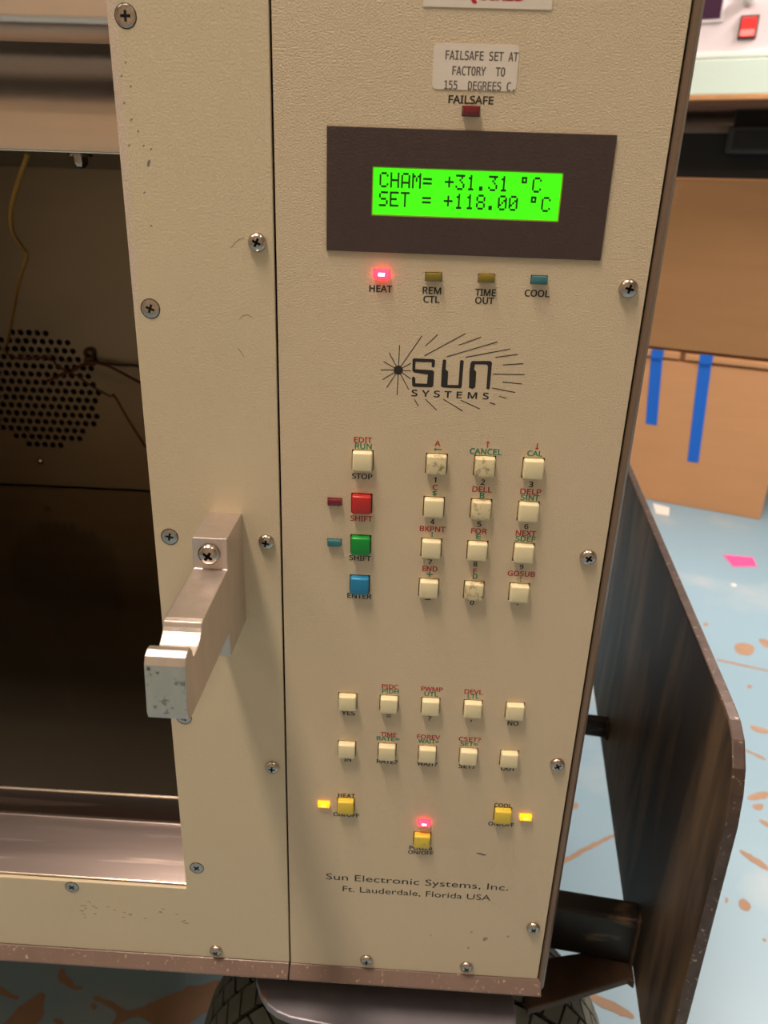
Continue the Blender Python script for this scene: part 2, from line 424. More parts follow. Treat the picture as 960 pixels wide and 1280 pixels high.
# ceiling fixtures, two of them added as fill
LN = ['long ceiling light above the front of the beige oven', 'added fill light right of the camera side of the room', 'added fill light far to the left of the oven',
      'bright hanging light above the pale workbench', 'ceiling light at the back left of the room']
for (lx, ly, sx, sy, pw, colr, drop), lab in zip(LAMPS, LN):
    t = empty('ceiling_light', (lx, ly, CEIL - drop), lab, 'light', 'ceiling lights of the room')
    g = G()
    for a in ((lx - sx / 2 - 20, lx - sx / 2, ly - sy / 2 - 20, ly + sy / 2 + 20), (lx + sx / 2, lx + sx / 2 + 20, ly - sy / 2 - 20, ly + sy / 2 + 20),
              (lx - sx / 2, lx + sx / 2, ly - sy / 2 - 20, ly - sy / 2), (lx - sx / 2, lx + sx / 2, ly + sy / 2, ly + sy / 2 + 20)):
        g.box(a[0], a[1], a[2], a[3], CEIL - drop - 60, CEIL - drop)
    if drop:
        for sy_ in (-0.4, 0.4):
            G().tube([(lx, ly + sy * sy_, CEIL - drop - 5), (lx, ly + sy * sy_, CEIL)], 3, 8).build('hanging_cord', 'lamp_frame', t)
        g.box(lx - sx / 2, lx + sx / 2, ly - sy / 2, ly + sy / 2, CEIL - drop - 8, CEIL - drop)
    g.build('housing', 'lamp_frame', t)
    BX(lx - sx / 2, lx + sx / 2, ly - sy / 2, ly + sy / 2, CEIL - drop - 50, CEIL - drop - 40).build('diffuser', 'diffuser', t)

# ================================================================ the oven chamber
XR, XS0, XS1, XO = 81.6, -52.9, -52.0, -106.3          # right edge, seam, opening edge
ZB, ZT = -389.3, 118.0
oven = empty('benchtop_oven', (-280, 280, -403), 'beige benchtop test oven with control panel, green display and open steel cavity', 'oven')

# outer cabinet (brown sheet steel) behind the two front panels
g = G()
g.box(82.8, 85.6, 2.2, 560, -400, 150)
g.box(-690, 82.8, 2.2, 560, -400, -397)
g.box(-690, 82.8, 2.2, 560, 147, 150)
g.box(-690, -687, 2.2, 560, -397, 147)
g.box(-687, 82.8, 557, 560, -397, 147)
g.build('cabinet_body', 'brown_side', oven)
BX(-102.5, 81.5, 14, 20, -396, 146).build('inner_bulkhead', 'dark_gap', oven)
# right-hand frame strip with a folded corner
g = G()
g.prism([(82.5, 0.8), (83.2, -0.6), (84.6, -0.9), (86.2, 1.2), (86.2, 2.2), (82.5, 2.2)], XY, -396.5, 150)
g.build('side_trim', 'brown_side', oven, bevel=0.15, seg=1)
# bottom frame lip, in two lengths that meet under the seam; its face slopes out towards the front
for a, b in ((-690, -53.1), (-52.3, 83.8)):
    G().prism([(0.6, -390.0), (0.0, -390.2), (-5.0, -395.6), (-5.0, -396.6), (2.2, -397), (2.2, -390.0)], YZ, a, b).build('bottom_trim', 'brown', oven, bevel=0.3, seg=2)

# door-side front panel: a ring around the opening
def frame_panel():
    g = G()
    outer = [(-690, ZB), (XS0, ZB), (XS0, ZT), (-690, ZT)]
    inner = [(-650, -339.2), (XO, -339.2), (XO, 100), (-650, 100)]
    vs = [(x, y, z) for y in (0, 2.0) for (x, z) in outer + inner]
    fs = []
    for i in range(4):
        k = (i + 1) % 4
        fs.append((i, k, 4 + k, 4 + i))
        fs.append((8 + i, 12 + i, 12 + k, 8 + k))
        fs.append((i, 8 + i, 8 + k, k))
        fs.append((4 + i, 4 + k, 12 + k, 12 + i))
    g.add(vs, fs)
    return g.build('door_frame_panel', 'frame', oven, bevel=0.35, seg=2)
dpanel = frame_panel()

# ---- keys and lamps: positions on the control panel
CX = [10.3, 29.4, 48.5]
ROWZ = [-98.95, -117.35, -135.85, -154.55]
KEYS = []
for i, z in enumerate(ROWZ):
    for j, x in enumerate(CX):
        KEYS.append((x, z, 'key'))
KEYS[4] = (CX[1], ROWZ[1], 'key_dirty'); KEYS[1] = (CX[1], ROWZ[0], 'key_dirty'); KEYS[10] = (CX[1], ROWZ[3], 'key_dirty'); KEYS[0] = (CX[0], ROWZ[0], 'key_dirty')
for z, m in zip(ROWZ, ('key', 'key_red', 'key_green', 'key_blue')):
    KEYS.append((-19.1, z, m))
for z in (-215.0, -242.0):
    for x in (-23.4, -4.5, 14.4, 33.6, 52.6):
        KEYS.append((x, z, 'key'))
KEYS += [(-23.4, -276.1, 'key_yellow'), (14.7, -294.9, 'key_yellow'), (52.7, -276.2, 'key_yellow')]
LEDS = [(-13.7, -27.5, 'led_red_on'), (5.1, -27.7, 'led_olive'), (24.2, -27.5, 'led_olive'), (43.1, -27.4, 'led_teal'), (14.6, 25.9, 'led_dred'),
        (-30.1, -117.2, 'led_dred'), (-30.1, -135.5, 'led_teal'), (-34.2, -276.1, 'led_amber_on'), (63.8, -276.6, 'led_amber_on'), (15.1, -284.1, 'led_red_on')]
KH, LW, LH = 4.35, 3.05, 1.6          # half key hole, half lamp hole
holes = [(x - KH, x + KH, z - KH, z + KH) for x, z, m in KEYS] + [(x - LW, x + LW, z - LH, z + LH) for x, z, m in LEDS]

def control_panel():
    x0, x1, z0, z1 = XS1, XR, ZB, ZT
    zs = sorted({z0, z1} | {h[2] for h in holes} | {h[3] for h in holes})
    g = G()
    for a, b in zip(zs[:-1], zs[1:]):
        if b - a < 1e-6: continue
        zm = (a + b) / 2
        xs = sorted({x0, x1} | {v for h in holes if h[2] <= zm <= h[3] for v in h[:2]})
        for c, d in zip(xs[:-1], xs[1:]):
            xm = (c + d) / 2
            if any(h[0] < xm < h[1] and h[2] < zm < h[3] for h in holes): continue
            g.add([(c, 0, a), (d, 0, a), (d, 0, b), (c, 0, b)], [(0, 1, 2, 3)])
    for h in holes:       # the cut edges of every hole
        a, b, c, d = h
        g.add([(a, 0, c), (b, 0, c), (b, 0, d), (a, 0, d), (a, 2, c), (b, 2, c), (b, 2, d), (a, 2, d)], [(0, 1, 5, 4), (1, 2, 6, 5), (2, 3, 7, 6), (3, 0, 4, 7)])
    g.add([(x0, 0, z0), (x1, 0, z0), (x1, 0, z1), (x0, 0, z1), (x0, 2, z0), (x1, 2, z0), (x1, 2, z1), (x0, 2, z1)],
          [(0, 1, 5, 4), (1, 2, 6, 5), (2, 3, 7, 6), (3, 0, 4, 7)])
    return g.build('control_panel', 'panel', oven, weld=False)
cpanel = control_panel()
BX(-51, 81, 2.3, 4.0, -388, 117).build('key_backing_plate', 'dark_gap', oven)

def key_cap(m):
    g = G()
    b, t = 4.05, 3.9
    g.add([(-b, 2.2, -b), (b, 2.2, -b), (b, 2.2, b), (-b, 2.2, b), (-t, -3.0, -t), (t, -3.0, -t), (t, -3.0, t), (-t, -3.0, t)],
          [(0, 3, 2, 1), (4, 5, 6, 7), (0, 1, 5, 4), (1, 2, 6, 5), (2, 3, 7, 6), (3, 0, 4, 7)])
    return g.build('key_button', m, oven, origin=(0, 0, 0), bevel=0.75, seg=3, smooth=True)
KL = {'key_red': 'red key', 'key_green': 'green key', 'key_blue': 'blue key', 'key_yellow': 'yellow key', 'key_dirty': 'cream key with brown grime'}
protos = {}
for x, z, m in KEYS:
    if m not in protos:
        o = key_cap(m); protos[m] = o
        o.location = W3((x, 0, z)) - WORLD[oven.name]
        WORLD[o.name] = W3((x, 0, z))
        if m in KL: o['label'] = KL[m]
    else:
        copy_part(protos[m], (x, 0, z), oven, label=KL.get(m))

LL = {'led_red_on': 'lit red lamp', 'led_olive': 'unlit amber lamp', 'led_teal': 'unlit teal lamp', 'led_dred': 'unlit dark red lamp', 'led_amber_on': 'lit amber lamp'}
for x, z, m in LEDS:
    o = BX(x - 2.85, x + 2.85, -1.9, 2.2, z - 1.4, z + 1.4).build('indicator_lamp', m, oven, bevel=0.45, seg=2, smooth=True, label=LL[m])
    if m.endswith('_on'):
        BX(x - 1.2, x + 1.2, -2.0, -1.5, z - 0.6, z + 0.6).build('lamp_core', 'led_core' if 'red' in m else 'led_core_a', o, bevel=0.2, seg=2)

# ---- screws: head turned on a lathe with a cross recess cut out
def screw_proto(kind):
    g = G()
    if kind == 'pan':
        prof = [(3.35, 0.0), (3.42, 0.5), (3.25, 1.1), (2.8, 1.65), (2.1, 2.05), (1.2, 2.28), (0.4, 2.35)]
    else:
        prof = [(3.35, -0.1), (3.35, 0.10), (3.15, 0.22), (2.0, 0.32), (0.5, 0.36)]
    g.lathe(prof, (0, 0, 0), '-y', 28)
    hd = g.build('screw', 'screw', None, origin=(0, 0, 0), smooth=True)
    c = G()
    top = 3.2 if kind == 'pan' else 1.0
    dep = 0.75 if kind == 'pan' else -0.9
    for rot in (0, 1):
        w1, w0, l1, l0 = 0.52, 0.30, 2.0, 0.8
        for (y, w, l) in ((-top, w1, l1), (-dep, w0, l0)):
            pass
        vs = []
        for y, w, l in ((-top, w1, l1 + 0.1), (-dep, w0, l0)):
            for sx, sz in ((-1, -1), (1, -1), (1, 1), (-1, 1)):
                a, b = (sx * l, sz * w) if rot == 0 else (sx * w, sz * l)
                vs.append((a, y, b))
        c.add(vs, [(0, 3, 2, 1), (4, 5, 6, 7), (0, 1, 5, 4), (1, 2, 6, 5), (2, 3, 7, 6), (3, 0, 4, 7)])
    me = hd.data
    for n in range(2):
        k = G(); k.v = c.v[n * 8:n * 8 + 8]; k.f = c.f[:6]
        ct = k.build('cutter', 'dark_gap', None, origin=(0, 0, 0))
        hd.location = ct.location = (0, 0, 0)
        md = hd.modifiers.new('cut', 'BOOLEAN'); md.operation = 'DIFFERENCE'; md.object = ct; md.solver = 'EXACT'
        dg = bpy.context.evaluated_depsgraph_get()
        nm = bpy.data.meshes.new_from_object(hd.evaluated_get(dg))
        hd.modifiers.clear(); hd.data = nm
        bpy.data.objects.remove(ct)
    # recess walls darker: faces well inside the head
    me = hd.data
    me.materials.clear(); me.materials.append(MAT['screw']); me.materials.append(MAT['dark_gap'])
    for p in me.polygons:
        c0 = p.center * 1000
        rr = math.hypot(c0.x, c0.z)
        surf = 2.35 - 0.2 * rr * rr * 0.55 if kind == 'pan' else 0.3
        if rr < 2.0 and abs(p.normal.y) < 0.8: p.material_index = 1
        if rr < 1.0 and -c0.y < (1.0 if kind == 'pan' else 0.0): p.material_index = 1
    C.objects.unlink(hd)
    return hd
PAN, FLAT = screw_proto('pan'), screw_proto('flat')
def screw(proto, x, y, z, ang, parent, sc=1.0):
    o = copy_part(proto, (x, y, z), parent, name='screw')
    o.rotation_euler = (0, math.radians(ang), 0)
    o.scale = (sc, sc, sc)
    return o
for i, (x, z, a) in enumerate([(-58.8, -18.2, 25), (-58.7, -136.8, 10), (-59.0, -255.6, 5), (-92.8, -383.4, 50)]):
    screw(PAN, x, -0.02, z, a, dpanel)
for x, z, a in [(-10.8, -382.9, 5), (43.0, -383.0, 48), (75.4, -350.6, 40), (75.2, -244.0, 62), (75.1, -136.5, 30), (75.2, -29.2, 12)]:
    screw(PAN, x, -0.02, z, a, cpanel, 1.02)
for x, z, a in [(-100.1, 50.4, 0), (-99.9, -43.1, 20), (-99.7, -136.8, 10), (-100.0, -229.7, 60), (-99.8, -324.1, 40), (-167.4, -343.4, 50)]:
    screw(FLAT, x, -0.02, z, a, dpanel, 1.02)
    G().lathe([(3.75, 0.0), (3.75, 0.03)], (x, -0.0, z), '-y', 28).build('screw_countersink', 'dark_gap', dpanel)

# ---- printed legends
TEXTS = [('EDIT', 'r', -19.1, -90.5, 7.0, 2.2), ('RUN', 'g', -18.95, -93.2, 6.5, 2.2), ('STOP', 'k', -19.15, -105.75, 8.1, 2.3), ('SHIFT', 'r', -19.05, -124.2, 8.9, 2.4), ('SHIFT', 'k', -19.2, -142.3, 9.0, 2.4), ('ENTER', 'k', -19.15, -160.4, 10.3, 2.6), ('A', 'r', 10.3, -90.55, 2.2, 2.1), ('CANCEL', 'g', 29.4, -93.15, 12.4, 2.5), ('CAL', 'g', 48.65, -93.0, 5.9, 2.2), ('1', 'k', 10.15, -105.85, 0.9, 2.1), ('C', 'r', 10.4, -109.0, 2.0, 2.2), ('$', 'g', 10.4, -111.7, 1.6, 2.4), ('2', 'k', 29.3, -105.85, 1.6, 2.3), ('DELL', 'r', 29.25, -108.95, 7.7, 2.3), ('B', 'g', 29.45, -111.65, 1.7, 2.3), ('3', 'k', 48.55, -105.85, 1.5, 2.3), ('DELP', 'r', 48.7, -108.95, 8.2, 2.3), ('SINT', 'g', 48.65, -111.65, 7.3, 2.3), ('4', 'k', 10.15, -124.05, 1.5, 2.3), ('BKPNT', 'r', 10.4, -127.35, 10.4, 2.3), ('I', 'g', 10.35, -129.9, 0.5, 2.0), ('5', 'k', 29.3, -124.15, 1.6, 2.3), ('FOR', 'r', 29.45, -127.25, 6.3, 2.3), ('E', 'g', 29.45, -129.95, 1.7, 2.3), ('6', 'k', 48.5, -124.2, 1.6, 2.2), ('NEXT', 'r', 48.65, -127.3, 8.1, 2.4), ('SDEF', 'g', 48.7, -129.9, 8.0, 2.4), ('7', 'k', 10.2, -142.45, 1.6, 2.1), ('END', 'r', 10.3, -145.7, 6.2, 2.4), ('+', 'g', 10.3, -148.4, 2.4, 2.2), ('8', 'k', 29.15, -142.5, 1.5, 2.2), ('F', 'r', 29.3, -145.6, 1.4, 2.2), ('D', 'g', 29.5, -148.3, 1.8, 2.4), ('9', 'k', 48.4, -142.6, 1.4, 2.2), ('GOSUB', 'r', 48.65, -145.85, 11.3, 2.5), (':', 'g', 48.65, -148.65, 0.5, 1.9), ('-', 'k', 10.2, -160.35, 2.4, 0.5), ('0', 'k', 29.15, -160.8, 1.5, 2.2), ('.', 'k', 48.45, -160.6, 0.7, 0.6), ('PIDC', 'r', -4.3, -206.05, 7.4, 2.7), ('PIDH', 'g', -4.1, -208.65, 7.4, 2.5), ('PWMP', 'r', 14.55, -206.2, 9.5, 2.6), ('UTL', 'g', 14.45, -208.95, 6.1, 2.5), ('DEVL', 'r', 33.35, -206.35, 8.1, 2.7), ('LTL', 'g', 33.45, -208.95, 5.1, 2.5), ('YES', 'k', -23.05, -221.8, 6.1, 2.8), ('=', 'k', -4.4, -222.15, 2.2, 1.3), ('?', 'k', 14.4, -222.2, 1.4, 2.6), (',', 'k', 33.45, -222.35, 0.7, 1.3), ('NO', 'k', 52.6, -222.4, 4.8, 2.6), ('TIME', 'r', -4.2, -232.7, 7.2, 2.6), ('RATE=', 'g', -4.3, -235.25, 10.4, 2.7), ('FOREV', 'r', 14.5, -232.8, 10.6, 2.8), ('WAIT=', 'g', 14.6, -235.4, 9.4, 2.6), ('CSET?', 'r', 33.6, -232.8, 10.0, 2.8), ('SET=', 'g', 33.45, -235.55, 7.9, 2.7), ('IN', 'k', -23.0, -247.9, 3.2, 2.8), ('RATE?', 'k', -4.25, -248.15, 9.7, 2.9), ('WAIT?', 'k', 14.7, -248.25, 9.4, 2.9), ('SET?', 'k', 33.5, -248.25, 7.6, 2.9), ('OUT', 'k', 52.75, -248.65, 6.7, 2.7), ('HEAT', 'k', -23.15, -270.5, 8.1, 2.8), ('ON/OFF', 'k', -23.15, -282.7, 12.5, 2.8), ('COOL', 'k', 52.5, -270.85, 8.4, 2.5), ('ON/OFF', 'k', 52.65, -282.95, 12.5, 2.7), ('POWER', 'k', 14.4, -301.25, 11.4, 2.9), ('ON/OFF', 'k', 14.45, -304.15, 12.5, 2.9), ('Sun Electronic Systems, Inc.', 'k', 13.35, -324.55, 92.5, 8.9), ('Ft. Lauderdale, Florida USA', 'k', 13.55, -332.55, 76.1, 6.3), ('HEAT', 'k', -13.9, -32.65, 8.2, 2.7), ('REM', 'k', 4.8, -32.6, 6.6, 2.6), ('CTL', 'k', 4.8, -35.7, 5.8, 2.6), ('TIME', 'k', 24.25, -32.55, 7.3, 2.7), ('OUT', 'k', 24.15, -35.4, 6.7, 2.6), ('COOL', 'k', 42.9, -32.15, 8.8, 2.7), ('FAILSAFE', 'k', 14.3, 29.25, 14.8, 2.5)]
for s, c, x, z, w, h in TEXTS:
    if s.startswith('Sun ') or s.startswith('Ft.'): continue
    if h > 2.35 and len(s) >= 1 and s not in '=,-.:': h = 2.35
    if z < -240 and s in ('IN', 'RATE?', 'WAIT?', 'SET?', 'OUT'): z = -248.5
    if c == 'g': z += 0.12
    if s == 'ON/OFF' and z > -300: z = -282.6
    text_obj(s, 'ink_' + c, x, z, w, h, -0.05, cpanel, 'key_legend', 2.6)
text_obj('Sun Electronic Systems, Inc.', 'ink_k', 13.5, -324.8 , 93.0, 5.6, -0.05, cpanel, 'maker_lettering', 0, face='round')
text_obj('Ft. Lauderdale, Florida USA', 'ink_k', 13.7, -332.3, 76.1, 4.5, -0.05, cpanel, 'maker_lettering', 0, face='round')

def arrow(x, z, ln, dx, dz, m):
    g = G(); w = 0.22; hl = 0.85
    px, pz = -dz, dx
    t = (x + dx * ln / 2, z + dz * ln / 2); b = (x - dx * ln / 2, z - dz * ln / 2); k = (t[0] - dx * hl, t[1] - dz * hl)
    P = [t, (k[0] + px * hl, k[1] + pz * hl), (k[0] + px * w, k[1] + pz * w), (b[0] + px * w, b[1] + pz * w), (b[0] - px * w, b[1] - pz * w), (k[0] - px * w, k[1] - pz * w), (k[0] - px * hl, k[1] - pz * hl)]
    G().prism(P, XZ, -0.06, -0.02).build('arrow_mark', m, cpanel)
arrow(10.5, -93.0, 3.2, -1, 0, 'ink_g'); arrow(29.9, -90.0, 2.7, 0, 1, 'ink_r'); arrow(49.2, -90.0, 2.7, 0, -1, 'ink_r')

# ---- emblem: sun disc, rays and block lettering
RAYS = [((-6.3, -62.2), (-10.0, -55.8)), ((-6.3, -62.2), (-6.2, -52.8)), ((-6.3, -62.2), (2.0, -49.0)), ((-6.3, -62.2), (-1.6, -59.4)), ((-6.3, -62.2), (-1.5, -62.3)), ((-6.3, -62.2), (-1.4, -65.4)), ((-6.3, -62.2), (-2.0, -69.6)), ((-6.3, -62.2), (-6.4, -71.9)), ((-6.3, -62.2), (-10.5, -69.1)), ((-6.3, -62.2), (-12.2, -66.1)), ((-6.3, -62.2), (-13.1, -62.4)), ((-6.3, -62.2), (-12.1, -59.1)), ((3.4, -52.8), (7.8, -48.3)), ((3.3, -56.4), (18.1, -47.5)), ((15.9, -51.9), (24.0, -48.6)), ((11.7, -56.4), (30.2, -50.1)), ((18.8, -56.3), (35.2, -52.5)), ((29.9, -55.9), (38.1, -54.4)), ((33.0, -58.6), (40.5, -57.8)), ((29.6, -62.2), (41.4, -61.9)), ((33.4, -65.1), (40.8, -65.5)), ((29.6, -67.5), (38.6, -68.9)), ((32.6, -70.6), (35.5, -71.3)), ((29.2, -73.2), (31.4, -73.9)), ((18.1, -72.8), (25.7, -75.9)), ((11.4, -72.7), (19.1, -77.0)), ((4.5, -73.0), (9.1, -77.1)), ((0.3, -73.2), (1.9, -75.8))]
EMB = {'S': [(-1.1, -58.0), (-0.6, -57.5), (6.8, -57.5), (7.4, -58.0), (7.4, -60.2), (6.8, -60.8), (6.2, -60.3), (6.2, -58.7), (0.1, -58.8), (0.1, -61.6), (6.5, -61.7), (7.3, -62.3), (7.3, -67.7), (6.7, -68.3), (-0.1, -68.4), (-0.8, -67.9), (-1.0, -64.9), (-0.5, -64.4), (0.3, -65.0), (0.4, -67.0), (4.8, -67.0), (5.0, -63.5), (-0.3, -62.9), (-1.0, -62.3)], 'U': [(10.3, -57.7), (10.9, -57.4), (11.6, -57.8), (11.6, -61.1), (12.6, -62.0), (12.7, -67.1), (16.8, -67.0), (16.8, -57.7), (17.5, -57.3), (18.2, -57.8), (18.1, -67.6), (17.6, -68.2), (10.9, -68.2), (10.2, -67.7), (10.1, -62.0)], 'N': [(20.8, -58.3), (21.3, -57.6), (28.1, -57.3), (28.8, -57.9), (28.8, -67.7), (28.3, -68.2), (27.5, -67.8), (27.4, -59.3), (26.8, -58.7), (22.5, -58.8), (22.3, -60.7), (23.2, -61.6), (23.3, -67.5), (22.2, -68.3), (20.9, -67.8), (20.6, -61.8)]}
emb = G().lathe([(1.75, 0.0), (1.75, 0.06)], (-6.3, 0, -62.2), '-y', 24).build('emblem_sun', 'ink_k', cpanel)
for n, (a, b) in enumerate(RAYS):
    A, B = Vector(a), Vector(b)
    d = (B - A).normalized(); p = Vector((-d.y, d.x)) * 0.15
    if n < 12: A = A + d * 1.5
    G().prism([tuple(A + p), tuple(B + p), tuple(B - p), tuple(A - p)], XZ, -0.06, -0.02).build('emblem_ray', 'ink_k', cpanel)
for ch, pl in EMB.items():
    G().prism(pl, XZ, -0.06, -0.02).build('emblem_letter', 'ink_k', cpanel)
text_obj('SYSTEMS', 'ink_k', 13.9, -70.8, 29.4, 2.5, -0.05, cpanel, 'emblem_lettering', 2.6, 1.55)

# ---- scratches and pits in the paint
def mark(par, pts, w, m='ink_k'):
    g = G(); P = [Vector(p) for p in pts]
    up_, dn = [], []
    for i, p in enumerate(P):
        t = (P[min(i + 1, len(P) - 1)] - P[max(i - 1, 0)]).normalized(); n_ = Vector((-t.y, t.x))
        ww = w * (0.35 + 0.65 * math.sin(math.pi * (i + 0.5) / len(P)))
        up_.append(tuple(p + n_ * ww)); dn.append(tuple(p - n_ * ww))
    G().prism(up_ + dn[::-1], XZ, -0.05, -0.015).build('scratch_mark', m, par)
MAT['scratch'] = mat('scratch in paint', srgb(128, 108, 78), 0.6)
MAT['pit'] = mat('grey primer chip', srgb(120, 116, 108), 0.5)
mark(cpanel, [(42.2, -302.2), (44.0, -302.5), (45.6, -303.1), (47.0, -303.0)], 0.35)
mark(dpanel, [(-68.5, -20.5), (-67.2, -18.8), (-65.4, -17.4), (-63.6, -16.8)], 0.1, 'scratch')
mark(dpanel, [(-66.5, -45.5), (-65.0, -44.2), (-63.2, -43.9), (-61.5, -44.8)], 0.1, 'scratch')
mark(dpanel, [(-67.5, -56.5), (-66.2, -58.0), (-65.2, -59.8)], 0.1, 'scratch')
mark(dpanel, [(-96.6, 5.6), (-96.2, 6.8), (-95.8, 7.6)], 0.5, 'pit')
for px_, pz_ in ((-97.5, 12), (-95.0, 11), (-99, 16.5), (-101, 20), (-98.6, -3), (-97, -14), (-100.3, 30), (-101.4, 37), (-103, 25), (-102.6, 12), (-103.2, 33)):
    mark(dpanel, [(px_ - 0.35, pz_ - 0.2), (px_, pz_ + 0.15), (px_ + 0.3, pz_ + 0.3)], 0.22, 'pit')
rs = random.Random(11)
for k in range(26):
    mx_, mz_ = -170 + rs.random() * 62, -353 - rs.random() * 12 - 0
    mark(dpanel, [(mx_, mz_), (mx_ + 0.9, mz_ + rs.uniform(-0.6, 0.6)), (mx_ + 1.8, mz_ + rs.uniform(-0.8, 0.8))], 0.18, 'scratch')
# ---- paper labels stuck above the display
lab = G().prism(rrect(1.1, 28.9, 32.1, 45.3, 1.5), XZ, -0.18, -0.01).build('paper_label', 'sticker', oven, label='white rounded paper label with grey print')
for s, x, z, w in (('FAILSAFE SET AT', 16.9, 42.0, 23.6), ('FACTORY  TO', 16.2, 37.6, 17.2), ('155  DEGREES C.', 16.7, 33.4, 23.0)):
    text_obj(s, 'ink_s', x, z, w, 2.6, -0.20, lab, 'label_lettering', 1.6, face='mono')
wl = BX(-3.0, 38.0, -0.25, -0.01, 55.3, 96).build('warning_label', 'sticker', oven, label='white label with crimson capitals, cut by the top of the photo')
text_obj('REQUIRED', 'ink_c', 17.0, 59.4, 24.5, 5.4, -0.28, wl, 'label_lettering', 5.0)

# ---- display
bez = G()
def ringprism(o, i, y0, y1):
    g = G()
    vs = [(x, y, z) for y in (y0, y1) for (x, z) in o + i]
    fs = []
    for a in range(4):
        k = (a + 1) % 4
        fs += [(a, k, 4 + k, 4 + a), (8 + a, 12 + a, 12 + k, 8 + k), (a, 8 + a, 8 + k, k), (4 + a, 4 + k, 12 + k, 12 + a)]
    return g.add(vs, fs)
rc = lambda a, b, c, d: [(a, c), (b, c), (b, d), (a, d)]
bz = ringprism(rc(-33.8, 63.9, -20.0, 20.1), rc(-18.0, 47.6, -7.7, 8.1), -0.75, -0.02).build('display_bezel', 'bezel', oven, bevel=0.12, seg=1, label='dark brown display surround')
ringprism(rc(-18.0, 47.6, -7.7, 8.1), rc(-17.6, 47.2, -7.3, 7.7), -0.5, -0.02).build('window_edge', mat('yellow green window edge', srgb(150, 190, 40), 0.5), bz)
BX(-17.8, 47.4, -0.12, -0.02, -7.5, 7.9).build('display_screen', 'screen', bz, label='bright green lit screen')
FONT = {
 'C': ['01110', '10001', '10000', '10000', '10000', '10001', '01110'], 'H': ['10001', '10001', '10001', '11111', '10001', '10001', '10001'],
 'A': ['01110', '10001', '10001', '10001', '11111', '10001', '10001'], 'M': ['10001', '11011', '10101', '10101', '10001', '10001', '10001'],
 '=': ['00000', '00000', '11111', '00000', '11111', '00000', '00000'], '+': ['00000', '00100', '00100', '11111', '00100', '00100', '00000'],
 '3': ['11111', '00010', '00100', '00010', '00001', '10001', '01110'], '1': ['00100', '01100', '00100', '00100', '00100', '00100', '01110'],
 '.': ['00000', '00000', '00000', '00000', '00000', '01100', '01100'], 'o': ['11100', '10100', '11100', '00000', '00000', '00000', '00000'],
 'S': ['01111', '10000', '10000', '01110', '00001', '00001', '11110'], 'E': ['11111', '10000', '10000', '11110', '10000', '10000', '11111'],
 'T': ['11111', '00100', '00100', '00100', '00100', '00100', '00100'], '8': ['01110', '10001', '10001', '01110', '10001', '10001', '01110'],
 '0': ['01110', '10001', '10011', '10101', '11001', '10001', '01110']}
for ln, (s, zt) in enumerate((('CHAM= +31.31 oC ', 6.35), ('SET = +118.00 oC', 0.25))):
    for i, ch in enumerate(s):
        if ch == ' ': continue
        g = G(); x0 = -15.45 + i * 3.77
        for r_, row in enumerate(FONT[ch]):
            for c_, b in enumerate(row):
                if b == '1':
                    xx, zz = x0 + c_ * 0.62, zt - (r_ + 1) * 0.70
                    g.box(xx, xx + 0.62, -0.16, -0.12, zz, zz + 0.70)
        g.build('display_character', 'pixel', bz)

# ---- latch hook (machined aluminium)
prof = [(0, -124.4), (-26.3, -124.3), (-26.8, -136.9), (-62.5, -137.9), (-64.6, -138.4)]
for k in range(9):       # round bottomed groove
    a = math.radians(185 + (335 - 185) * k / 8)
    prof.append((-72.0 - 6.3 * -math.cos(a) * -1 * -1, -138.5 + 6.0 * math.sin(a)))
prof = prof[:5]
for k in range(1, 8):
    t = k / 8
    prof.append((-64.8 - 1.2 * math.sin(t * 1.57) - 10.2 * t ** 1.6, -138.6 - 5.9 * math.sin(min(1.0, t * 1.15) * math.pi / 2)))
prof += [(-76.5, -144.2), (-77.6, -141.0), (-79.3, -138.7), (-81.8, -138.4), (-84.2, -139.6), (-85.6, -142.2), (-87.2, -159.6), (-86.6, -161.8), (-83.6, -163.3),
         (-30.0, -164.2), (-29.3, -164.2), (-29.3, -175.0), (-0.0, -175.3)]
hook = G().prism(prof, YZ, -82.2, -68.6).build('latch_hook', 'alu', oven, bevel=0.4, seg=2, label='machined aluminium latch hook')
sw = screw(PAN, -75.6, -26.6, -130.6, 35, hook, 1.28)
hook.data.materials.append(MAT['alu_tip'])
for p in hook.data.polygons:       # the filed end face of the hook has its own scratched finish
    if p.normal.y < -0.98 and (p.center.y + hook.data.vertices[0].co.y * 0) < min(v.co.y for v in hook.data.vertices) + 0.004: p.material_index = 1

# ---- steel cavity
lin = G()
prof = [(0.3, 104), (0.2, 50.5), (0.35, 49.3), (1.0, 48.3), (2.2, 47.6), (4, 47.0), (11, 43.9), (12.4, 44.2), (12.8, 47), (12.9, 62), (25, 62), (43, 62), (42, 45), (39.6, 41.6), (37, 38.4), (35, 35.6), (33.3, 32.6), (32.0, 29.6), (31.0, 26.4), (30.4, 24), (30.2, 23.2), (29.6, 17), (29.1, 11.4), (29.3, 10.6), (30.2, 10.4), (45, 10.6), (45, 104)]
G().prism(prof, YZ, -652, -105.2).build('upper_moulding', 'steel_reflect', oven, smooth=True)
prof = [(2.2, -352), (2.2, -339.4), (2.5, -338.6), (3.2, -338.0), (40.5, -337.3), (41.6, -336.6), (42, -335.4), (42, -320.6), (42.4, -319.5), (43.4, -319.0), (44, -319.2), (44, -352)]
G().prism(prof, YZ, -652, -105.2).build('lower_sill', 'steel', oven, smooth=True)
BX(-652, -105.4, 13.3, 25, 47, 62).build('gap_shade_strip', 'black_plastic', oven, bevel=1.5, seg=2)  # black strip added inside the gap so that it reads dark
G().tube([(-651, 2.2, -338.3), (-105.5, 2.2, -338.3)], 0.6, 8).build('sill_bead', 'steel_lip', oven, smooth=True)
